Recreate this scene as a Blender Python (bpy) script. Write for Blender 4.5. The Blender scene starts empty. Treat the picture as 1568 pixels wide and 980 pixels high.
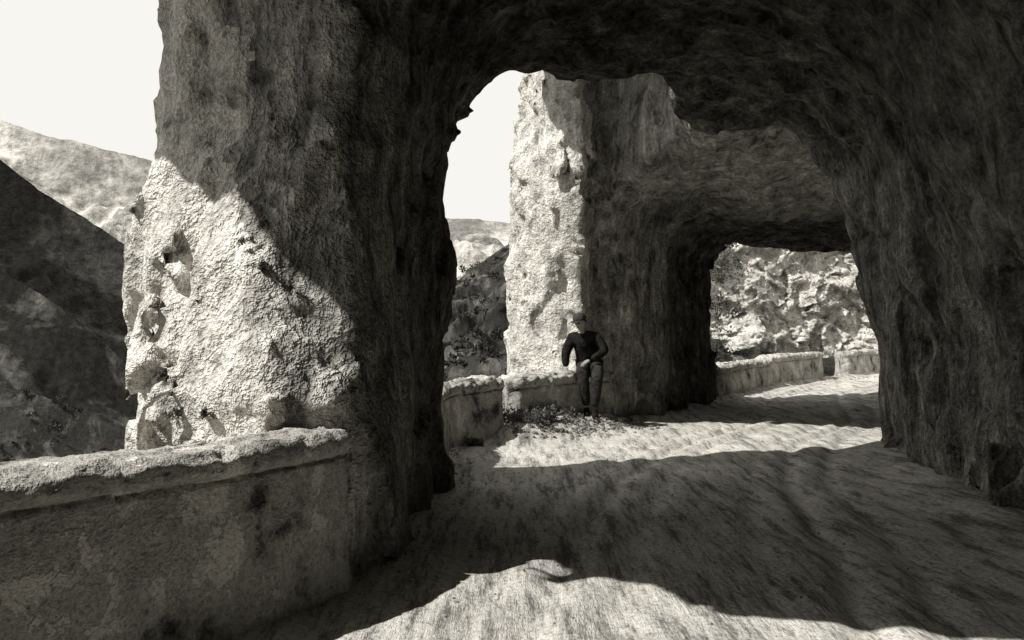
import bpy, math, numpy as np, bmesh
from mathutils import Vector, Matrix
rng = np.random.RandomState(7)
scene = bpy.context.scene
col = scene.collection

# ------------------------------------------------------------------ helpers
TAB = np.random.RandomState(3).rand(32,32,32).astype(np.float32)*2-1
def vnoise(x,y,z,seed=0):
    x=np.asarray(x,np.float32)+seed*7.31; y=np.asarray(y,np.float32)+seed*3.77; z=np.asarray(z,np.float32)+seed*5.13
    xi=np.floor(x); yi=np.floor(y); zi=np.floor(z)
    fx=x-xi; fy=y-yi; fz=z-zi
    fx=fx*fx*(3-2*fx); fy=fy*fy*(3-2*fy); fz=fz*fz*(3-2*fz)
    xi=xi.astype(np.int32)&31; yi=yi.astype(np.int32)&31; zi=zi.astype(np.int32)&31
    x1=(xi+1)&31; y1=(yi+1)&31; z1=(zi+1)&31
    c00=TAB[xi,yi,zi]*(1-fx)+TAB[x1,yi,zi]*fx
    c10=TAB[xi,y1,zi]*(1-fx)+TAB[x1,y1,zi]*fx
    c01=TAB[xi,yi,z1]*(1-fx)+TAB[x1,yi,z1]*fx
    c11=TAB[xi,y1,z1]*(1-fx)+TAB[x1,y1,z1]*fx
    return (c00*(1-fy)+c10*fy)*(1-fz)+(c01*(1-fy)+c11*fy)*fz
def fbm(x,y,z,o=4,seed=0,gain=.5):
    a=1.;f=1.;s=0.
    for i in range(o):
        s=s+a*vnoise(x*f,y*f,z*f,seed+i); a*=gain; f*=2.03
    return s
RT=np.random.RandomState(11).rand(4096,8).astype(np.float32)
def facet(x,y,z,seed=0,warp=.35):
    """fractured-rock noise: every jittered cell carries its own tilted plane"""
    sh=np.shape(x); x=np.asarray(x,np.float32).ravel()+seed*3.1; y=np.asarray(y,np.float32).ravel()+seed*1.7; z=np.asarray(z,np.float32).ravel()+seed*2.3
    wx=vnoise(x*1.3,y*1.3,z*1.3,71)*warp; wy=vnoise(x*1.3,y*1.3,z*1.3,72)*warp; wz=vnoise(x*1.3,y*1.3,z*1.3,73)*warp
    x=x+wx;y=y+wy;z=z+wz
    xi=np.floor(x).astype(np.int64); yi=np.floor(y).astype(np.int64); zi=np.floor(z).astype(np.int64)
    best=np.full(x.shape,1e9,np.float32); out=np.zeros(x.shape,np.float32)
    for a in(-1,0,1):
        for b in(-1,0,1):
            for c in(-1,0,1):
                h=((xi+a)*73856093 ^ (yi+b)*19349663 ^ (zi+c)*83492791)&4095
                R=RT[h]; dx=x-(xi+a+R[:,0]); dy=y-(yi+b+R[:,1]); dz=z-(zi+c+R[:,2])
                d=dx*dx+dy*dy+dz*dz; m=d<best
                v=(R[:,3]-.5)*1.6*dx+(R[:,4]-.5)*1.6*dy+(R[:,5]-.5)*1.6*dz+(R[:,6]-.5)*.7
                best=np.where(m,d,best); out=np.where(m,v,out)
    return out.reshape(sh)
def mkmesh(name,V,F,mats,smooth=True,parent=None,midx=None):
    V=np.asarray(V,np.float32); F=np.asarray(F,np.int32)
    me=bpy.data.meshes.new(name); n=F.shape[1]
    me.vertices.add(len(V)); me.vertices.foreach_set('co',V.ravel())
    me.loops.add(F.size); me.loops.foreach_set('vertex_index',F.ravel())
    me.polygons.add(len(F)); me.polygons.foreach_set('loop_start',np.arange(0,F.size,n,dtype=np.int32))
    me.polygons.foreach_set('loop_total',np.full(len(F),n,np.int32))
    me.polygons.foreach_set('use_smooth',np.full(len(F),smooth))
    for m in (mats if isinstance(mats,list) else [mats]): me.materials.append(m)
    if midx is not None: me.polygons.foreach_set('material_index',np.asarray(midx,np.int32))
    me.update(calc_edges=True)
    ob=bpy.data.objects.new(name,me); col.objects.link(ob)
    if parent: ob.parent=parent
    return ob
def gridfaces(nu,nv,flip=False,closev=False):
    i=np.arange(nu-1)[:,None]; j=np.arange(nv if closev else nv-1)[None,:]
    j2=(j+1)%nv
    a=i*nv+j; b=(i+1)*nv+j; c=(i+1)*nv+j2; d=i*nv+j2
    F=np.stack([a,b,c,d],-1).reshape(-1,4)
    return F[:,::-1] if flip else F

# ------------------------------------------------------------------ materials
def g(v,a=1): return (v,v*.965,v*.875,a)
def newmat(name):
    m=bpy.data.materials.new(name); m.use_nodes=True
    nt=m.node_tree; b=nt.nodes['Principled BSDF']; b.inputs['Roughness'].default_value=1.
    b.inputs['Specular IOR Level'].default_value=0.
    return m,nt,b
def noise_node(nt,vec,scale,detail=4,rough=.6,dist=0.):
    n=nt.nodes.new('ShaderNodeTexNoise'); n.inputs['Scale'].default_value=scale
    n.inputs['Detail'].default_value=detail; n.inputs['Roughness'].default_value=rough
    n.inputs['Distortion'].default_value=dist
    nt.links.new(vec,n.inputs['Vector']); return n.outputs['Fac']
def ramp(nt,src,stops,raw=False):
    r=nt.nodes.new('ShaderNodeValToRGB'); e=r.color_ramp.elements
    while len(e)<len(stops): e.new(.5)
    for k,(p,v) in enumerate(stops): e[k].position=p; e[k].color=(v,v,v,1) if raw else g(v)
    nt.links.new(src,r.inputs[0]); return r.outputs['Color']
def rampn(nt,src,stops): return ramp(nt,src,stops,True)
def mixc(nt,a,b,fac,mode='MIX'):
    m=nt.nodes.new('ShaderNodeMix'); m.data_type='RGBA'; m.blend_type=mode
    for s,i in ((fac,0),(a,6),(b,7)):
        if hasattr(s,'links'): nt.links.new(s,m.inputs[i])
        else: m.inputs[i].default_value=s
    return m.outputs[2]
def mathn(nt,op,a,b=0.):
    m=nt.nodes.new('ShaderNodeMath'); m.operation=op
    for s,i in ((a,0),(b,1)):
        if hasattr(s,'links'): nt.links.new(s,m.inputs[i])
        else: m.inputs[i].default_value=s
    return m.outputs[0]
def mapping(nt,scale=(1,1,1),rot=(0,0,0)):
    t=nt.nodes.new('ShaderNodeTexCoord'); mp=nt.nodes.new('ShaderNodeMapping')
    mp.inputs['Scale'].default_value=scale; mp.inputs['Rotation'].default_value=rot
    nt.links.new(t.outputs['Object'],mp.inputs['Vector']); return mp.outputs['Vector']
def bump(nt,b,h,s,d):
    bp=nt.nodes.new('ShaderNodeBump'); bp.inputs['Strength'].default_value=s; bp.inputs['Distance'].default_value=d
    nt.links.new(h,bp.inputs['Height']); nt.links.new(bp.outputs[0],b.inputs['Normal'])
def rockmat(name,lo=.12,hi=.36,sc=1.,bs=.6,dist=.06,streak=.5,srot=(0,0,0),attr=None,fb=.22):
    m,nt,b=newmat(name)
    v=mapping(nt); vs=mapping(nt,(1.6,1.6,.34),srot)
    med=noise_node(nt,v,3.2*sc,5,.76)
    fine=noise_node(nt,v,26*sc,2,.8)
    st=noise_node(nt,vs,3.2*sc,3,.75,.4)
    c=ramp(nt,med,[(.30,lo*.5),(.45,(lo+hi)*.5),(.58,hi*.9),(.72,min(.85,hi*1.2))])
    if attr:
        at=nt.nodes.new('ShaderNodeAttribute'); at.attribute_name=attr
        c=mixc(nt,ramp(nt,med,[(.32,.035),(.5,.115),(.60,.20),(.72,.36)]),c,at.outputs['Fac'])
    c=mixc(nt,c,rampn(nt,st,[(.35,.22),(.46,.75),(.55,1.),(.68,1.8)]),streak,'MULTIPLY')
    c=mixc(nt,c,rampn(nt,fine,[(.32,.5),(.5,1.),(.68,1.35)]),.75,'MULTIPLY')
    nt.links.new(c,b.inputs['Base Color'])
    h=mathn(nt,'ADD',med,mathn(nt,'MULTIPLY',fine,fb))
    if streak>.4: h=mathn(nt,'ADD',h,mathn(nt,'MULTIPLY',st,.6))
    bump(nt,b,h,bs,dist/sc)
    return m
M_rock=rockmat('limestone_tunnel',.26,.58,1.,1.,.17,.8,(.0,.25,0),'bounce_pale')
M_crag=rockmat('limestone_cliff',.40,.84,1.,1.,.18,.3,fb=.08)
M_far=rockmat('limestone_far',.18,.78,.45,1.,.12,.35)
M_ledge=rockmat('ledge_rock',.12,.3,.5,.8,.06,.3)

def roadmat():
    m,nt,b=newmat('dusty_road')
    v=mapping(nt); vr=mapping(nt,(3.2,.42,1),(0,0,math.radians(27)))
    a=noise_node(nt,v,.9,2,.6); f=noise_node(nt,v,24,4,.92); r=noise_node(nt,vr,2.0,6,.85)
    c=ramp(nt,a,[(.3,.56),(.6,.74)])
    c=mixc(nt,c,rampn(nt,r,[(.40,.25),(.47,.72),(.52,1.),(.66,1.2)]),.85,'MULTIPLY')
    c=mixc(nt,c,rampn(nt,f,[(.38,.30),(.46,.85),(.52,1.),(.66,1.2)]),.7,'MULTIPLY')
    nt.links.new(c,b.inputs['Base Color'])
    bump(nt,b,mathn(nt,'ADD',mathn(nt,'MULTIPLY',f,.6),mathn(nt,'MULTIPLY',r,1.2)),.9,.035)
    return m
M_road=roadmat()
def wallmat():
    m,nt,b=newmat('old_render_masonry')
    v=mapping(nt)
    p=noise_node(nt,v,2.2,7,.70,.15); f=noise_node(nt,v,42,2,.85)
    c=ramp(nt,p,[(.35,.08),(.41,.28),(.48,.42),(.55,.48),(.556,.64),(.72,.70)])
    c=mixc(nt,c,rampn(nt,f,[(.32,.5),(.5,1.),(.7,1.3)]),.75,'MULTIPLY')
    nt.links.new(c,b.inputs['Base Color'])
    bump(nt,b,mathn(nt,'ADD',mathn(nt,'MULTIPLY',f,.25),rampn(nt,p,[(.33,0.),(.42,.5),(.55,.60),(.556,.75),(.75,.8)])),.9,.07)
    return m
M_wall=wallmat()
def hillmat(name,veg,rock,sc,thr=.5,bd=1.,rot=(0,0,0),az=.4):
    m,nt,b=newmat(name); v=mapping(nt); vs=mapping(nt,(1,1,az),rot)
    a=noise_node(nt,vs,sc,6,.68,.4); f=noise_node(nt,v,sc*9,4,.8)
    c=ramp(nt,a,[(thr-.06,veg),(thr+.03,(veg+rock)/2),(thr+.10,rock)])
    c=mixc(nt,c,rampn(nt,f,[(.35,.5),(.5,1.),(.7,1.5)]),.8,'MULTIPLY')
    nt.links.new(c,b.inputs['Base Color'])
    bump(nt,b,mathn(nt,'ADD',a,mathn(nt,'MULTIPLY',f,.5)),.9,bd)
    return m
def plain(name,v,rough=.9,sc=30,var=.35,bs=.3,bd=.01):
    m,nt,b=newmat(name); vv=mapping(nt); n=noise_node(nt,vv,sc,3,.7)
    nt.links.new(ramp(nt,n,[(.3,v*(1-var)),(.7,v*(1+var))]),b.inputs['Base Color'])
    b.inputs['Roughness'].default_value=rough
    bump(nt,b,n,bs,bd)
    return m
M_leaf=plain('leaf_dark',.06); M_leafl=plain('leaf_dusty',.13,.9,14,.85)
M_twig=plain('twig_bark',.1)

# ------------------------------------------------------------------ rock galleries (implicit solid -> mesh)
H=.06
xs=np.arange(-5.0,12.2,H,dtype=np.float32); ys=np.arange(-5.,23.2,H,dtype=np.float32); zs=np.arange(-.4,7.2,H,dtype=np.float32)
X2,Y2=np.meshgrid(xs,ys,indexing='ij')
def sdpoly(X,Y,P):
    d=np.full(X.shape,1e9,np.float32); s=np.ones(X.shape,np.float32); n=len(P)
    for i in range(n):
        ax,ay=P[i]; bx,by=P[i-1]
        ex,ey=bx-ax,by-ay; wx=X-ax; wy=Y-ay
        t=np.clip((wx*ex+wy*ey)/(ex*ex+ey*ey+1e-9),0,1)
        dx=wx-ex*t; dy=wy-ey*t; d=np.minimum(d,dx*dx+dy*dy)
        c1=Y>=ay; c2=Y<by; c3=(ex*wy)>(ey*wx)
        s=np.where((c1&c2&c3)|(~c1&~c2&~c3),-s,s)
    return s*np.sqrt(d)
def smin(a,b,k):
    h=np.maximum(k-np.abs(a-b),0)/k; return np.minimum(a,b)-h*h*k*.25
def smax(a,b,k): return -smin(-a,-b,k)
def loft(levels,z):
    zz=[l[0] for l in levels]; A=np.array([l[1] for l in levels],float)
    z=min(max(z,zz[0]),zz[-1]); k=max(0,min(len(zz)-2,np.searchsorted(zz,z)-1)); t=(z-zz[k])/(zz[k+1]-zz[k])
    return A[k]*(1-t)+A[k+1]*t
P1=[(-.4,[(-.86,5.40),(-1.40,4.98),(-2.3,5.45),(-2.62,6.5),(-2.9,8.2),(-1.8,9.0),(-.55,8.85),(-.66,7.3)]),
    (1.1,[(-.90,5.42),(-1.40,5.02),(-2.3,5.55),(-2.66,6.5),(-2.9,8.2),(-1.8,9.0),(-.60,8.85),(-.70,7.3)]),
    (1.7,[(-.95,5.55),(-1.55,5.42),(-2.3,5.85),(-2.72,6.55),(-2.9,8.2),(-1.8,9.0),(-.62,8.85),(-.71,7.3)]),
    (2.3,[(-.98,5.65),(-1.6,5.7),(-2.3,6.05),(-2.74,6.65),(-2.9,8.2),(-1.8,9.0),(-.64,8.85),(-.72,7.3)]),
    (2.9,[(-1.0,5.75),(-1.7,5.9),(-2.3,6.15),(-2.60,6.65),(-2.9,8.2),(-1.8,9.0),(-.62,8.85),(-.70,7.3)]),
    (4.5,[(-1.0,5.8),(-1.7,5.9),(-2.3,6.1),(-2.58,6.6),(-2.9,8.2),(-1.8,9.0),(-.50,8.85),(-.60,7.3)])]
P2=[(-.4,[(1.02,13.75),(.6,13.9),(.0,14.5),(-.05,15.3),(.5,17.3),(3.0,18.3),(4.2,18.8),(2.42,15.1),(1.5,14.3),(1.25,14.35)]),
    (2.1,[(1.02,13.75),(.6,13.95),(.05,14.6),(.0,15.3),(.5,17.3),(3.0,18.3),(4.1,18.8),(2.40,15.1),(1.5,14.3),(1.25,14.35)]),
    (3.3,[(1.0,13.3),(.55,13.7),(-.05,14.6),(-.1,15.3),(.5,17.3),(3.0,18.3),(4.1,18.8),(2.6,15.0),(1.5,14.1),(1.2,14.2)]),
    (5.8,[(1.0,13.2),(.6,13.8),(.35,14.7),(.3,15.3),(.7,17.3),(3.0,18.3),(4.1,18.8),(2.6,15.0),(1.5,14.1),(1.2,14.2)])]
ROOF1=[(-3.78,4.15),(-3.2,3.75),(-2.3,3.4),(-1.5,3.1),(-.9,2.8),(5,.6),(13,.6),(13,14),(5,12.2),(2.3,10.9),(2.0,10.4),(1.2,9.7),(-.6,8.95),(-2.7,8.6),(-2.6,7.5),(-3.5,7.2),(-4.7,6.6),(-4.4,5.85),(-3.95,5.0)]
ROOF2=[(2.4,11.0),(2.4,12.1),(2.2,13.0),(1.5,13.9),(.4,15),(.6,17.3),(4,18.7),(13,22.3),(13,10.8)]
SHADE_BROW=[(-.8,12.3),(-.7,13.3),(.6,14.3),(5,15),(5,11.6),(1.2,11.2)]  # unseen overhang added above the frame to shade the second block's face
ROOF0=[(-5.2,1.5),(-2.5,2.1),(-1.0,2.4),(5,1.5),(13,1.5),(13,-7),(-5.2,-7)]
P0=[(-2.7,.4),(-3.4,1.1),(-5.2,1.3),(-5.2,-7),(-2.7,-7)]
LIGHT_PLUG=[(-5.2,-4.2),(4,-4.2),(4,-7),(-5.2,-7)]  # unseen plug across the rear gallery, added to cut sky fill
r1=np.minimum(sdpoly(X2,Y2,ROOF1),sdpoly(X2,Y2,ROOF0)); r2=sdpoly(X2,Y2,ROOF2); br=sdpoly(X2,Y2,SHADE_BROW); p0=np.minimum(sdpoly(X2,Y2,P0),sdpoly(X2,Y2,LIGHT_PLUG))
BZ=6.25-.55*np.clip(X2-1.2,0,3)
ZC=np.interp(Y2,[-6,0,6,7.5,9,9.9,10.6,11.3,12.2,13.5,15,19,21,23],[3.9,4.3,4.3,4.3,4.12,4.15,3.88,4.35,4.2,3.8,3.38,3.15,3.25,3.4]).astype(np.float32)
ZC-=.30*np.exp(-((X2+.6)/.8)**2)*np.exp(-((Y2-9)/1.3)**2)
ZC+=.6*np.clip((-2.45-X2)/.5,0,1)
XR=np.interp(Y2,[-6,0,5,7,9,11,11.6,13,15,20,21,22,24],[2.6,3.2,3.4,3.7,4.1,4.5,5.2,6.6,7.3,8.4,8.7,9.5,11.5]).astype(np.float32)
TOP2=(5.55+.35*np.clip(X2-3,0,5)+.35*vnoise(X2*1.3,Y2*1.3,0*X2,5)+.3*np.exp(-((X2-.7)/.5)**2)).astype(np.float32)
D=np.empty((len(xs),len(ys),len(zs)),np.float32)
for k,z in enumerate(zs):
    p1=np.minimum(sdpoly(X2,Y2,loft(P1,float(z))),p0); p2=sdpoly(X2,Y2,loft(P2,float(z)))
    p2=smax(p2,z-TOP2,.15)
    gz=float(np.interp(z,[1.3,2.04,2.66,3.2,3.75,4.2,5],[0,.2,.4,.6,.9,1.3,1.8]))
    rr=(XR-gz-X2)*.9
    a=smax(r1,ZC-z,.25); b=smax(smax(r2,ZC-z,.3),z-TOP2-.0,.15)
    b=np.minimum(b,smax(br,BZ-z,.25))
    d=smin(p1,a,.8); e=smin(p2,b,.7); d=smin(d,rr,.8); e=smin(e,rr,.8)
    D[:,:,k]=smin(d,e,.12)
I=np.where(np.abs(D)<.62)
px,py,pz=xs[I[0]],ys[I[1]],zs[I[2]]
sig=lambda t:1/(1+np.exp(-np.clip(t,-20,20)))
wc=np.where(py<10,sig((-1.0-px)/.15),sig((1.15-px)/.1)).astype(np.float32)
flow=.11*vnoise(px*.7,py*.7,pz*.5,1)+.085*vnoise(px*1.7,py*1.5,pz*.9,2)+.045*vnoise(px*3.9+pz,py*3.1,pz*1.7,3)+.022*vnoise(px*8+pz*2,py*6.5,pz*4,4)
flute=(np.abs(vnoise(px*1.5+.25*pz,py*1.5,pz*.3,51))-.3)*sig((px-2.6)/.3)*sig((11.5-py)/.3)
fa=np.zeros_like(px); fb=np.zeros_like(px)
vis=(py>3.5)&(np.abs(D[I])<.4)
fa[vis]=facet(px[vis]*1.25,py[vis]*1.25,pz[vis]*.95,0)
fb[vis]=facet(px[vis]*3.4,py[vis]*3.4,pz[vis]*2.6,5)
crag=.15*fa+.07*fb
crack=np.exp(-(vnoise(px*1.1,py*1.1,pz*.45,41)/.05)**2)+.7*np.exp(-(vnoise(px*2.3+pz*.8,py*2.3,pz*1.1,43)/.06)**2)
N=(1-wc)*(flow+.09*fa+.045*fb-.25*flute)+wc*(crag+.45*flow+.03*fbm(px*5,py*5,pz*5,2,15))+.06*crack*(py>3)
fade=np.clip((.62-np.abs(D[I]))/.25,0,1)
D[I]+=N*fade
D[0]=D[-1]=.05; D[:,0]=D[:,-1]=.05; D[:,:,0]=D[:,:,-1]=.05
def surface_nets(D,o,h):
    S=D<0; nx,ny,nz=D.shape
    C=np.zeros((nx-1,ny-1,nz-1),np.uint8)
    for a in (0,1):
        for b in (0,1):
            for c in (0,1): C+=S[a:nx-1+a,b:ny-1+b,c:nz-1+c]
    act=(C>0)&(C<8); idx=np.full(act.shape,-1,np.int32); ii=np.where(act); n=len(ii[0]); idx[ii]=np.arange(n)
    P=np.zeros((n,3)); W=np.zeros(n)
    cs=[(a,b,c) for a in (0,1) for b in (0,1) for c in (0,1)]
    val={c:D[ii[0]+c[0],ii[1]+c[1],ii[2]+c[2]] for c in cs}
    for c in cs:
        for ax in range(3):
            if c[ax]==0:
                e=list(c); e[ax]=1; e=tuple(e); v0=val[c]; v1=val[e]; m=(v0<0)!=(v1<0)
                t=np.where(m,v0/np.where(m,v0-v1,1),0)
                q=np.array(c,float)[None,:].repeat(n,0); q[:,ax]+=t
                P+=q*m[:,None]; W+=m
    P/=W[:,None]; V=(P+np.stack(ii,-1))*h+np.array(o)
    F=[]
    for ax in range(3):
        u,v=[(1,2),(2,0),(0,1)][ax]
        s0=[slice(None)]*3; s1=[slice(None)]*3; s0[ax]=slice(0,-1); s1[ax]=slice(1,None)
        A=S[tuple(s0)]; B=S[tuple(s1)]; e=np.array(np.where(A!=B))
        ok=(e[u]>0)&(e[v]>0)&(e[u]<D.shape[u]-1)&(e[v]<D.shape[v]-1); e=e[:,ok]
        sg=A[tuple(e)]
        def cell(du,dv):
            f=e.copy(); f[u]-=du; f[v]-=dv; return idx[tuple(f)]
        q=np.stack([cell(1,1),cell(0,1),cell(0,0),cell(1,0)],-1)
        q[~sg]=q[~sg][:,::-1]; F.append(q)
    return V,np.concatenate(F)
V,F=surface_nets(D,(xs[0],ys[0],zs[0]),H)
fc=V[F].mean(1)
mi=np.where(fc[:,1]<10,(fc[:,0]+.25*vnoise(fc[:,0]*3,fc[:,1]*3,fc[:,2]*3,9)<-1.25-.6*sig((fc[:,2]-2)/.3)),(fc[:,0]+.15*vnoise(fc[:,0]*3,fc[:,1]*3,fc[:,2]*3,9)<1.1)).astype(int)
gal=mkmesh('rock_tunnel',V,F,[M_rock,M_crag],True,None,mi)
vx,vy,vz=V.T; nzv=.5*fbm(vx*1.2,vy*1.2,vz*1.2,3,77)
bounce_pale=np.maximum(sig((vy-11.4+nzv)/.25)*sig((15.0-vy+nzv)/.35)*.95, sig((-.72-vx+.35*nzv)/.12)*sig((9.6-vy)/.3)*.95)  # bounce light painted into albedo: pillar and second mouth lighter, tunnel interiors darker
bounce_pale=np.maximum(bounce_pale,.6*sig((10-vy+nzv)/1.5)*sig((vx-2)/.4)*sig((4.1-vz)/.5)); bounce_pale=np.maximum(bounce_pale,sig((vy-20.3)/.3)*.7)
at=gal.data.attributes.new('bounce_pale','FLOAT','POINT'); at.data.foreach_set('value',bounce_pale.astype(np.float32))
print('rock faces',len(F))
del D

# ------------------------------------------------------------------ road, ledge, gorge floor
RY=[-8,0,2.6,3.65,5.1,6,8.85,9.5,11.2,12.3,13.4,14.4,15.1,18.9,21.5,24,26.5,30.5,33,36,45]
RX=[-9,-5.4,-3.2,-2.0,-1.1,-1.05,-.75,-.9,-.9,-.12,.8,1.52,2.25,4.1,5.5,7.1,9.1,12.2,15,20,32]
def mound(x,y):
    ax,ay,bx,by=.15,12.05,1.45,13.55; ex,ey=bx-ax,by-ay
    t=np.clip(((x-ax)*ex+(y-ay)*ey)/(ex*ex+ey*ey),0,1); d=np.hypot(x-ax-ex*t,y-ay-ey*t)
    return .24*np.exp(-(d/.33)**2)*(.85+.3*vnoise(x*3,y*3,0*x+.5,14))
ny_=900; nx_=260
yy=np.linspace(-6.5,40,ny_); le=np.interp(yy,RY,RX); re=np.interp(yy,[-6,5,11,13,20,40],[6,6,7,9,12,34])
t=np.linspace(0,1,nx_)[None,:]
Xr=le[:,None]+(re-le)[:,None]*t; Yr=yy[:,None]+0*Xr
Zr=.018*fbm(Xr*.8,Yr*.5,0*Xr,3,20)+.012*fbm(Xr*4,Yr*2.2,0*Xr,3,23)
mid=np.interp(yy,[-6,0,5,9,12,15,20,25,30,36],[0,.4,1.1,1.8,3.2,4.9,6.5,9.5,14,22])[:,None]
for o_,dp in ((-.85,.05),(.75,.05),(-.45,.03),(1.2,.035),(-1.2,.02),(.35,.02)): Zr-=dp*np.exp(-((Xr-mid-o_-.18*vnoise(Yr*.4,0*Xr+o_,0*Xr,8))/.11)**2)
Zr+=.10*np.exp(-((Xr-le[:,None])/.35)**2)*(.6+.5*vnoise(Xr*1.5,Yr*1.5,0*Xr,6))
rwall=np.interp(yy,[0,5,7,9,11,11.6,13,15,20,22],[3.2,3.4,3.7,4.1,4.5,5.2,6.6,7.3,8.4,9.5])[:,None]
Zr+=.14*np.exp(-((Xr-rwall)/.4)**2)*(yy[:,None]<22)
Zr+=mound(Xr,Yr)
mkmesh('road',np.stack([Xr,Yr,Zr],-1).reshape(-1,3),gridfaces(ny_,nx_,True),M_road)
off=np.interp(yy,[-6,5,5.8,8.6,9.3,13,14,18.5,20,40],[.9,.9,2.1,2.4,.8,.8,1.9,1.6,.8,.8])
prof=np.concatenate([np.linspace(-30,-.06,60)])
lo=le-off
Zl=prof[None,:]+0*yy[:,None]; Xl=lo[:,None]-(-prof[None,:])*.22+0.*Zl
nn=fbm(Xl*.4,yy[:,None]*.4+0*Zl,Zl*.4,4,31)
Xl=Xl-.35*nn*np.clip(-prof[None,:]/1.5,0.1,2.5); Yl=yy[:,None]+0*Zl
Xt=np.linspace(0,1,12)[None,1:]; Xtop=Xl[:,-1:]+(40-Xl[:,-1:])*Xt
Vl=np.concatenate([np.stack([Xl,Yl,Zl],-1),np.stack([Xtop,Yl[:,:1]+0*Xtop,-.1+0*Xtop],-1)],1)
mkmesh('rock_ledge',Vl.reshape(-1,3),gridfaces(ny_,Vl.shape[1],True),M_ledge)
M_gorge=hillmat('gorge_scrub',.04,.2,.02,.55,3.)
gx=np.linspace(-1,1,90); gx=np.sign(gx)*np.abs(gx)**2.5*6000
GX,GY=np.meshgrid(gx,gx,indexing='ij'); GZ=-62+4*fbm(GX*.01,GY*.01,0*GX,3,40)
mkmesh('ground',np.stack([GX,GY,GZ],-1).reshape(-1,3),gridfaces(90,90),M_gorge)

# ------------------------------------------------------------------ hills
def hill(name,ridge,Yr,foot,mat,amp,fr,nu=260,nv=120,seed=50,cv=1.3):
    r=np.array(ridge,float); f=np.array(foot,float); n=len(r)
    u=np.linspace(0,n-1,nu); kk=np.arange(n)
    rx=np.interp(u,kk,r[:,0]); rz=np.interp(u,kk,r[:,1]); k2=np.linspace(0,n-1,len(f))
    fx=np.interp(u,k2,f[:,0]); fy=np.interp(u,k2,f[:,1]); fz=np.interp(u,k2,f[:,2])
    v=np.linspace(-.25,1,nv)[None,:]; va=np.abs(v); w=va
    X=rx[:,None]*(1-w)+fx[:,None]*w; Z=rz[:,None]*(1-va**(1/cv))+fz[:,None]*va**(1/cv)
    Y=np.where(v<0,Yr+(Yr-fy[:,None])*va,Yr*(1-va)+fy[:,None]*va)
    N=fbm(X*fr,Y*fr,Z*fr,6,seed,.6); R=1-2*np.abs(vnoise(X*fr*.7,Y*fr*.35,Z*.2*fr,seed+9)); R2=1-2*np.abs(vnoise(X*fr*2.1,Y*fr*.8,Z*.4*fr,seed+12))
    Z=Z+amp*(.5*N*(.25+np.clip(va*3,0,1))+(.5*R+.25*R2)*np.clip(va*2,0,1)); Y=Y-amp*.8*N*np.clip(va*2,0,1)
    return mkmesh(name,np.stack([X,Y,Z],-1).reshape(-1,3),gridfaces(nu,nv,False),mat)
M_m1=hillmat('mountain_haze_tint',.18,.58,.007,.50,9.,(0,.75,0),.22)  # distance haze painted in: scrub and rock tones raised, no volume
M_m2=hillmat('mountain_scrub',.018,.06,.03,.55,3.)
M_m3=hillmat('hillside_scrub',.025,.14,.07,.55,.8)
M_m4=hillmat('slope_scrub',.035,.16,.4,.55,.2)
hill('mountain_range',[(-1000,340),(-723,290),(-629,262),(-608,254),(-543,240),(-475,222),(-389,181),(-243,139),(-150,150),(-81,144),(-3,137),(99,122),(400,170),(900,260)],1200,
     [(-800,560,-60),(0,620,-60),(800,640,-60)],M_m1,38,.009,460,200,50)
hill('mountain',[(-420,150),(-300,112),(-252,86),(-232,69),(-213,58),(-183,38.5),(-156,17.6),(-123,-5),(-70,-40),(-30,-62)],450,
     [(-300,250,-62),(-140,260,-62),(-20,300,-62)],M_m2,12,.02,260,120,60)
hill('hillside',[(-180,45),(-130,24),(-112,14.4),(-103,9.4),(-90.6,0),(-78.4,-11.4),(-65,-24),(-45,-45),(-25,-62)],200,
     [(-130,110,-62),(-70,110,-62),(-20,140,-62)],M_m3,4,.06,260,120,70)
hill('scrub_slope',[(-60,6),(-42,-.5),(-33.6,-2.4),(-31,-2.8),(-27.2,-4.5),(-23.3,-5.6),(-18.6,-7.9),(-10,-16),(-4,-26)],60,
     [(-40,26,-26),(-20,28,-26),(-6,34,-30)],M_m4,1.4,.25,260,120,80)
hill('wooded_hillside',[(-30,-26),(-16,-8),(-8.2,3.0),(-5.5,5.0),(-3.1,7.0),(.06,9.0),(3.8,11),(12,14),(30,20),(60,26)],80,
     [(-14,30,-26),(-1.7,22,-1.5),(9,30,-1.5),(40,50,-1)],M_m4,1.6,.2,300,140,90,1.0)
def cliff(name,x0,x1,z0,z1,yf,mat,amp,fr,nu,nv,seed):
    u=np.linspace(x0,x1,nu)[:,None]; v=np.linspace(z0,z1,nv)[None,:]
    X=u+0*v; Z=v+0*u; Y=yf(X,Z)
    Y=Y+amp*(.9*facet(X*fr+.3*Z,Y*fr*.4,Z*fr*.8-.25*X,seed,.6)+.45*facet(X*fr*2.1,Y*fr,Z*fr*2.9-.4*X,seed+1,.6)+.12*facet(X*fr*6,Y*fr*2,Z*fr*6,seed+2)+1.5*fbm(X*fr*.4,Y*.1,Z*fr*.5,4,seed+4)+.22*fbm(X*2,Y*2,Z*3,4,seed,.6))
    Yb=Y[:, -1:]+np.linspace(.5,14,10)[None,:]; Zb=Z[:,-1:]+np.linspace(.1,3,10)[None,:]
    V=np.concatenate([np.stack([X,Y,Z],-1),np.stack([X[:,-1:]+0*Yb,Yb,Zb],-1)],1)
    return mkmesh(name,V.reshape(-1,3),gridfaces(nu,V.shape[1],False),mat,True)
cliff('cliff_face',6.2,30,-4,8.5,lambda X,Z:36.5+.45*(Z)+.25*(X-10)-1.7*np.exp(-((X-9.6)/1.)**2-((Z-.7)/1.)**2)-.9*np.clip(Z-3.6-.1*(X-8),0,1),M_far,.8,.5,560,320,44)

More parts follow.
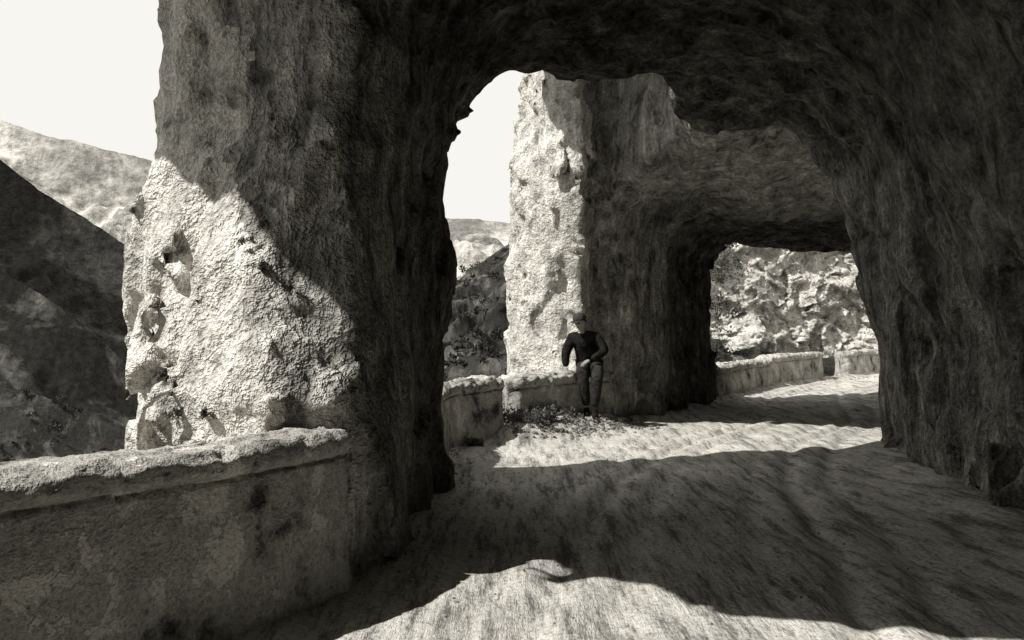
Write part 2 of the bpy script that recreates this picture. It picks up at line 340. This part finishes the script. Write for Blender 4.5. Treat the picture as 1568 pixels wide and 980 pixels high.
# ------------------------------------------------------------------ parapets
def parapet(name,path,hgt,th,seed,ends=(1,1),rg=1.):
    P=np.array(path,float); seg=np.r_[0,np.cumsum(np.hypot(*np.diff(P,axis=0).T))]
    n=int(seg[-1]/.025); s=np.linspace(0,seg[-1],n)
    cx=np.interp(s,seg,P[:,0]); cy=np.interp(s,seg,P[:,1])
    kr=np.ones(25)/25
    if n>60:
        cx,cy=np.convolve(np.pad(cx,12,'edge'),kr,'valid'),np.convolve(np.pad(cy,12,'edge'),kr,'valid')
    tx=np.gradient(cx); ty=np.gradient(cy); l=np.hypot(tx,ty); tx/=l; ty/=l
    ox,oy=-ty,tx
    pr=[(-.08,-.2),(-.05,.25),(.0,hgt-.16),(.03,hgt-.14),(-.03,hgt-.12),(-.05,hgt-.09),(-.045,hgt-.04),(.01,hgt+.005),(th*.5,hgt+.025),(th-.03,hgt+.012),(th+.03,hgt-.03),(th+.04,hgt-.12),(th,hgt-.15),(th+.03,-.9)]
    pr=np.array(pr); ps=np.r_[0,np.cumsum(np.hypot(*np.diff(pr,axis=0).T))]; m=int(ps[-1]/.018); q=np.linspace(0,ps[-1],m)
    po=np.interp(q,ps,pr[:,0]); pz_=np.interp(q,ps,pr[:,1])
    O=po[None,:]+0*s[:,None]; Z=pz_[None,:]+0*s[:,None]
    for side,e in ((s,ends[0]),(s[-1]-s,ends[1])):
        if e:
            k=np.sqrt(np.clip(1-(1-np.clip(side/.16,0,1))**2,0,1))[:,None]
            O=th/2+(O-th/2)*(.25+.75*k); Z=np.where(Z>.1,.1+(Z-.1)*(.86+.14*k),Z)
    X=cx[:,None]+ox[:,None]*O; Y=cy[:,None]+oy[:,None]*O
    n1=fbm(X*2.2,Y*2.2,Z*2.2,3,seed); n2=facet(X*9,Y*9,Z*9,seed); n3=fbm(X*14,Y*14,Z*14,2,seed+3)
    am=rg*(.012*n1+np.where(Z>hgt-.15,.011,.005)*n2+np.where(Z>hgt-.15,.012,.004)*n3)
    pit=np.clip(fbm(X*3,Y*3,Z*3,3,seed+8)-.55,0,.3); am=am-.07*pit
    j=np.zeros_like(s)
    for c0 in np.arange(.6,seg[-1],1.35): j+=np.exp(-((s-c0-.1*math.sin(c0*9))/.014)**2)
    am=am-.025*j[:,None]*(Z>hgt-.16)
    sgn=np.where(O>th/2,-1,1)
    X=X-ox[:,None]*am*sgn; Y=Y-oy[:,None]*am*sgn; Z=Z+np.where(Z>hgt-.16,am*.9+.012*vnoise(X*1.1,Y*1.1,0*X,seed),0)
    V=np.stack([X,Y,Z],-1).reshape(-1,3); F=gridfaces(n,m,False)
    V=np.vstack([V,[V[:m].mean(0),V[-m:].mean(0)]]); b=n*m
    ob=mkmesh(name,V,F,M_wall)
    bm=bmesh.new(); bm.from_mesh(ob.data); bm.verts.ensure_lookup_table()
    for j in range(m-1):
        for c in ([j,j+1,b],[(n-1)*m+j+1,(n-1)*m+j,b+1]):
            try: f=bm.faces.new([bm.verts[q] for q in c]); f.smooth=True
            except ValueError: pass
    bmesh.ops.recalc_face_normals(bm,faces=bm.faces); bm.to_mesh(ob.data); bm.free()
    return ob
parapet('parapet_wall',[(-4.9,.7),(-3.0,2.5),(-1.93,3.62),(-1.4,4.35),(-1.0,5.1),(-.93,5.4)],.91,.36,1,(0,1))
parapet('parapet_wall',[(-.85,8.3),(-.80,9.6),(-.77,11.2),(-.1,12.15)],.80,.38,2,(0,0),2)
parapet('parapet_wall',[(.02,12.3),(.9,13.4),(1.62,14.4)],.80,.38,3,(1,0),2)
parapet('parapet_wall',[(4.15,18.7),(5.6,21.5),(6.6,23.1)],.66,.4,4,(0,1),2)
parapet('parapet_wall',[(6.5,23.0),(7.2,24),(9.0,26.4)],.74,.42,5,(1,1),2)
parapet('parapet_wall',[(10.1,27.6),(12.3,30.3),(15.5,33.2),(20,35.5)],.72,.42,6,(1,0),2)

# ------------------------------------------------------------------ vegetation
def foliage(name,centers,radii,n,size,mat,seed,twigs=True,flat=.7):
    r=np.random.RandomState(seed); C=[]
    for (c,R) in zip(centers,radii):
        k=int(n*max(.25,R*R))
        q=r.randn(max(4,k//60),3); q/=np.linalg.norm(q,axis=1)[:,None]; q*=R*(.35+.65*r.rand(len(q),1)); q[:,2]*=flat
        j=r.randint(0,len(q),k); C.append(q[j]+r.randn(k,3)*R*.17+np.array(c))
    C=np.concatenate(C); k=len(C)
    a=r.randn(k,3); a/=np.linalg.norm(a,axis=1)[:,None]; b=np.cross(a,r.randn(k,3)); b/=np.linalg.norm(b,axis=1)[:,None]
    s=size*(.5+r.rand(k,1)); 
    V=np.stack([C-a*s,C+b*s*.45,C+a*s,C-b*s*.45],1).reshape(-1,3); F=np.arange(4*k).reshape(-1,4)
    mi=np.zeros(k,int)
    if twigs:
        tv=[];tf=[];base=len(V)
        for c,R in zip(centers,radii):
            c=np.array(c)
            for _ in range(5):
                d=r.randn(3); d[2]=abs(d[2])+.4; d/=np.linalg.norm(d); e=c+d*R*.8*np.array([1,1,flat]); o=c-np.array([0,0,R*flat*.9]); w=R*.02
                tv+= [o+[w,0,0],o-[w,0,0],e-[w*.3,0,0],e+[w*.3,0,0]]; tf.append([base,base+1,base+2,base+3]); base+=4
        V=np.vstack([V,np.array(tv)]); F=np.vstack([F,np.array(tf)]); mi=np.r_[mi,np.ones(len(tf),int)]
    return mkmesh(name,V,F,[mat,M_twig],False,None,mi)
bpy.context.evaluated_depsgraph_get()
def drop(ob,x,y):
    ok,loc,nor,i=ob.ray_cast((x,y,400),(0,0,-1)); return loc if ok else None
wh=bpy.data.objects['wooded_hillside']; ss=bpy.data.objects['scrub_slope']
cs=[];rs=[]
for _ in range(300):
    y=rng.uniform(24,80); x=rng.uniform(-.11,.05)*y
    l=drop(wh,x,y)
    if l: R=rng.uniform(.18,.5)*(.4+y/70); cs.append((l.x,l.y,l.z+R*.2)); rs.append(R)
foliage('scrub_trees',cs,rs,260,.10,M_leaf,1,False)
cs=[];rs=[]
for _ in range(200):
    y=rng.uniform(34,61); x=rng.uniform(-.6,-.36)*y
    l=drop(ss,x,y)
    if l: R=rng.uniform(.3,.8); cs.append((l.x,l.y,l.z+R*.3)); rs.append(R)
foliage('scrub_bushes',cs,rs,160,.11,M_leaf,2,False)
cs=[(-1.35,12.2,.45),(-.9,12.9,.5),(-.5,13.3,.5),(-.1,13.5,.5),(-1.1,11.7,.4),(.25,13.6,.5),(-1.6,13.5,.4),(-.6,14.5,.4)]
foliage('bush',cs,[.4,.38,.36,.3,.35,.26,.45,.4],1500,.03,M_leafl,3)
cs=[(6.75,30,1.0),(6.85,30.5,2.2),(7.1,31,3.4),(6.6,29.5,.2),(7.6,29.8,.2),(8.6,30.2,.25),(7.3,31.5,4.2),(10.0,30.6,.3)]
foliage('bush',cs,[.8,.75,.7,.8,.5,.4,.6,.35],800,.05,M_leaf,4)
cs=[(.12,12.05,.16),(.30,12.25,.24),(.50,12.50,.26),(.70,12.75,.24),(.42,12.75,.34),(.95,12.95,.18),(1.15,13.02,.10),(.05,12.3,.30),(.9,12.6,.08),(1.5,13.5,.10),(1.75,13.95,.06),(-.45,11.3,.05)]
foliage('weed_patch',cs,[.24,.26,.24,.22,.26,.14,.11,.26,.10,.12,.10,.12],2600,.022,M_leafl,5,True,.6)
def castf(x,y,z,dx,dy,dz):
    ok,loc,nor,i=gal.ray_cast((x,y,z),Vector((dx,dy,dz)).normalized()); return (loc,nor) if ok else (None,None)
cs=[];rs=[]
for (x,z,R) in [(-1.62,2.0,.07),(-1.55,2.12,.05),(-1.5,1.85,.06),(-1.35,1.75,.05),(-2.1,1.2,.05),(-1.75,1.0,.05),(-2.0,.98,.06)]:
    l,n_=castf(x,3.5,z,0,1,0)
    if l: cs.append(tuple(l+n_*.01)); rs.append(R)
foliage('rock_plant',cs,rs,900,.012,M_leafl,6,False)
def stones(name,pts,mat,seed):
    r=np.random.RandomState(seed); Vs=[];Fs=[];b=0
    th=np.linspace(0,2*np.pi,9)[:-1]; ph=np.linspace(0.01,np.pi-.01,6)
    base=np.array([[math.sin(p)*math.cos(t_),math.sin(p)*math.sin(t_),math.cos(p)] for p in ph for t_ in th]); f0=gridfaces(6,8,True,True)
    for (x,y,z,s) in pts:
        k=r.rand(3)*20; v=base*(1+.45*vnoise(base[:,0]*1.6+k[0],base[:,1]*1.6+k[1],base[:,2]*1.6+k[2])[:,None])*s*np.array([1,.8,.6])
        a=r.rand()*6.28; R=np.array([[math.cos(a),-math.sin(a),0],[math.sin(a),math.cos(a),0],[0,0,1]])
        Vs.append(v@R.T+[x,y,z]); Fs.append(f0+b); b+=len(v)
    return mkmesh(name,np.vstack(Vs),np.vstack(Fs),mat,False)
pts=[]
for _ in range(1500):
    y=rng.uniform(4.6,20); l=np.interp(y,RY,RX); rw=np.interp(y,[0,5,7,9,11,11.6,13,15,20,22],[3.2,3.4,3.7,4.1,4.5,5.2,6.6,7.3,8.4,9.5])
    e=rng.rand()
    if e<.25: x=l+.12+abs(rng.randn())*.15
    elif e<.5: x=rw-.1-abs(rng.randn())*.15
    else: x=rng.uniform(l,rw)
    pts.append((x,y,.004+.07*math.exp(-((x-l)/.35)**2)+float(mound(np.float64(x),np.float64(y))),rng.uniform(.004,.012)*(1.4 if e<.5 else .9)))
for _ in range(420):
    t_=rng.rand()*1.15; x_=.1+1.6*t_+rng.randn()*.16; y_=11.85+1.5*t_+rng.randn()*.16
    pts.append((x_,y_,.01+float(mound(np.float64(x_),np.float64(y_))),rng.uniform(.01,.035)))
stones('loose_stones',pts,M_ledge,8)

# ------------------------------------------------------------------ seated man
M_cloth=plain('dark_wool_jacket',.020,.95,9,.5,.9,.05); M_trs=plain('dark_trousers',.035,.95,9,.5,.9,.04)
M_skin=plain('skin',.30,.6,40,.1,.1); M_shoe=plain('leather_boots',.02,.5,40,.3); M_hat=plain('felt_hat',.05,.9,50,.3); M_hair=plain('hair',.03,.7,120,.5); M_eye=plain('eye_dark',.02,.3,10,.1); M_shirt=plain('shirt_cloth',.35,.9,60,.1)
man=bpy.data.objects.new('seated_man',None); col.objects.link(man)
def skin(name,vs,es,rad,mat,root=0,sub=2):
    me=bpy.data.meshes.new(name); me.from_pydata(vs,es,[]); me.materials.append(mat)
    ob=bpy.data.objects.new(name,me); col.objects.link(ob); ob.parent=man
    md=ob.modifiers.new('skin','SKIN'); md.use_smooth_shade=True
    for i,r_ in enumerate(rad):
        sv=me.skin_vertices[0].data[i]; sv.radius=r_ if isinstance(r_,tuple) else (r_,r_); sv.use_root=(i==root)
    s_=ob.modifiers.new('sub','SUBSURF'); s_.levels=sub; s_.render_levels=sub
    return ob
# sits on the edge of the wall, trunk slumped to his right, boots on the rubble bank
J=[(1.17,13.74,.86),(1.155,13.73,.98),(1.13,13.69,1.11),(1.09,13.64,1.23),(1.06,13.59,1.33),(1.035,13.55,1.41),
   (.89,13.62,1.33),(.79,13.60,1.09),(.80,13.53,.90),
   (1.24,13.56,1.36),(1.38,13.45,1.14),(1.16,13.29,1.02)]
skin('jacket',J,[(0,1),(1,2),(2,3),(3,4),(4,5),(4,6),(6,7),(7,8),(4,9),(9,10),(10,11)],[.20,.20,.19,.185,.15,.065,.092,.074,.05,.092,.074,.05],M_cloth)
J=[(1.16,13.72,.90),(1.07,13.66,.88),(1.02,13.30,.85),(1.06,13.30,.55),(1.09,13.34,.34),(1.26,13.67,.88),(1.24,13.24,.86),(1.22,13.20,.56),(1.20,13.24,.32)]
skin('trousers',J,[(0,1),(1,2),(2,3),(3,4),(0,5),(5,6),(6,7),(7,8)],[.14,.12,.10,.078,.064,.12,.10,.078,.064],M_trs)
skin('neck',[(1.04,13.56,1.37),(1.025,13.53,1.47),(1.015,13.515,1.53)],[(0,1),(1,2)],[.055,.052,.055],M_skin,0)
skin('shirt_collar',[(1.04,13.545,1.405),(1.028,13.53,1.445)],[(0,1)],[.078,.067],M_shirt,0)
def uvs(nu,nv):
    u=np.linspace(0,2*np.pi,nu,endpoint=False); v=np.linspace(.001,np.pi-.001,nv)
    Vv=np.array([[math.sin(b)*math.cos(a),math.sin(b)*math.sin(a),math.cos(b)] for b in v for a in u]); return Vv,gridfaces(nv,nu,True,True)
hb,hf=uvs(40,30)
x,y,z=hb.T
hd=np.stack([x*.074*(1-.28*np.clip(-z,0,1)),y*.094*(1-.12*np.clip(-z,0,1)),z*.118],-1)
hd[:,1]-=.032*np.exp(-(x/.16)**2-((z+.12)/.20)**2)*(y<0)
hd[:,1]+=.010*np.exp(-((np.abs(x)-.36)/.16)**2-((z-.08)/.12)**2)*(y<0)
hd[:,1]-=.010*np.exp(-(x/.35)**2-((z+.78)/.15)**2)*(y<0)
hd[:,1]-=.006*np.exp(-(x/.25)**2-((z+.47)/.07)**2)*(y<0)
HM=Matrix.Translation((1.005,13.49,1.565))@Matrix.Rotation(math.radians(-35),4,'Z')@Matrix.Rotation(math.radians(18),4,'X')
def place(o): o.parent=man; o.matrix_world=HM; return o
place(mkmesh('head',hd,hf,M_skin,True))
for sx in(-1,1):
    place(mkmesh('eye',hb*.011+[sx*.028,-.083,.010],hf,M_eye))
    place(mkmesh('ear',hb*np.array([.008,.018,.030])+[sx*.073,.008,-.01],hf,M_skin))
place(mkmesh('mouth',hb*np.array([.024,.006,.004])+[0,-.090,-.055],hf,M_eye))
hr=hb*np.array([.079,.098,.115])+[0,.012,.012]; sel=(hb[hf][:,:,1].mean(1)>-.15)&(hb[hf][:,:,2].mean(1)>-.45)
place(mkmesh('hair',hr,hf[sel],M_hair))
ht=np.stack([hb[:,0]*.098,hb[:,1]*.118,np.clip(hb[:,2],-.15,1)*.085+.055],-1); ht[:,2]+=-.015*vnoise(ht[:,0]*30,ht[:,1]*30,ht[:,2]*30)
place(mkmesh('cap_crown',ht,hf,M_hat))
place(mkmesh('cap_brim',hb*np.array([.085,.07,.006])+[0,-.115,.045],hf,M_hat))
def hand(name,w,d,up,side):
    w=Vector(w); d=Vector(d).normalized(); up=Vector(up).normalized(); s=d.cross(up).normalized()*side
    vs=[w,w+d*.045]; es=[(0,1)]; rd=[(.026,.02),(.036,.016)]
    L=[.062,.072,.068,.052]
    for i in range(4):
        o=w+d*.08+s*(-.030+.020*i); a=len(vs)
        vs+= [o,o+d*L[i]*.5-up*.006,o+d*L[i]*.85-up*.022,o+d*L[i]*.98-up*.038]; es+=[(1,a),(a,a+1),(a+1,a+2),(a+2,a+3)]; rd+=[.0105,.0095,.0088,.0075]
    o=w+d*.03-s*.034; a=len(vs); vs+=[o,o+d*.03-s*.018,o+d*.058-s*.020-up*.008]; es+=[(0,a),(a,a+1),(a+1,a+2)]; rd+=[.013,.011,.009]
    skin(name,[tuple(v) for v in vs],es,rd,M_skin,0,1)
hand('hand_resting_on_wall',(.80,13.51,.875),(-.1,-.7,-.25),(0,-.3,.95),1)
hand('hand_on_thigh',(1.14,13.27,1.01),(-.85,-.12,-.35),(0,-.3,.9),-1)
for nm,(x_,y_,z_) in (('boot_a',(1.09,13.33,.20)),('boot_b',(1.20,13.23,.18))):
    skin(nm,[(x_,y_+.02,z_+.13),(x_,y_+.02,z_+.04),(x_-.01,y_-.08,z_+.03),(x_-.02,y_-.17,z_+.01)],[(0,1),(1,2),(2,3)],[.052,.05,.045,.035],M_shoe,0)

# ------------------------------------------------------------------ light, sky, camera
AZ=22; EL=50
sd=Vector((math.cos(math.radians(AZ))*math.cos(math.radians(EL)),math.sin(math.radians(AZ))*math.cos(math.radians(EL)),-math.sin(math.radians(EL))))
L=bpy.data.lights.new('sun','SUN'); L.energy=5; L.angle=math.radians(.5); L.color=(1,.985,.95)
so=bpy.data.objects.new('sun',L); col.objects.link(so); so.rotation_euler=sd.to_track_quat('-Z','Y').to_euler(); so.location=(-20,-10,30)
w=bpy.data.worlds.new('World'); scene.world=w; w.use_nodes=True; nt=w.node_tree
bg=nt.nodes['Background']; sk=nt.nodes.new('ShaderNodeTexSky'); sk.sky_type='NISHITA'; sk.sun_disc=False
sk.sun_elevation=math.radians(EL); sk.sun_rotation=math.atan2(-sd.x,-sd.y); sk.air_density=1.; sk.dust_density=4
# black-and-white film response: hazy horizon goes white, zenith stays darker
sp=nt.nodes.new('ShaderNodeSeparateColor'); nt.links.new(sk.outputs[0],sp.inputs[0])
pw=mathn(nt,'MINIMUM',mathn(nt,'MULTIPLY',mathn(nt,'POWER',sp.outputs[0],2.6),2.75),7.8)
cb=nt.nodes.new('ShaderNodeCombineColor')
for i,kf in enumerate((1.,.985,.945)): nt.links.new(mathn(nt,'MULTIPLY',pw,kf),cb.inputs[i])
nt.links.new(cb.outputs[0],bg.inputs[0]); bg.inputs[1].default_value=.12
cam=bpy.data.cameras.new('camera'); cam.sensor_width=36; cam.lens=1400/1568*36; cam.shift_y=10/1568; cam.clip_end=20000
co=bpy.data.objects.new('camera',cam); col.objects.link(co); co.location=(0,0,1.5); co.rotation_euler=(math.radians(90),0,0)
scene.camera=co
scene.view_settings.view_transform='Standard'; scene.view_settings.look='None'; scene.view_settings.exposure=0
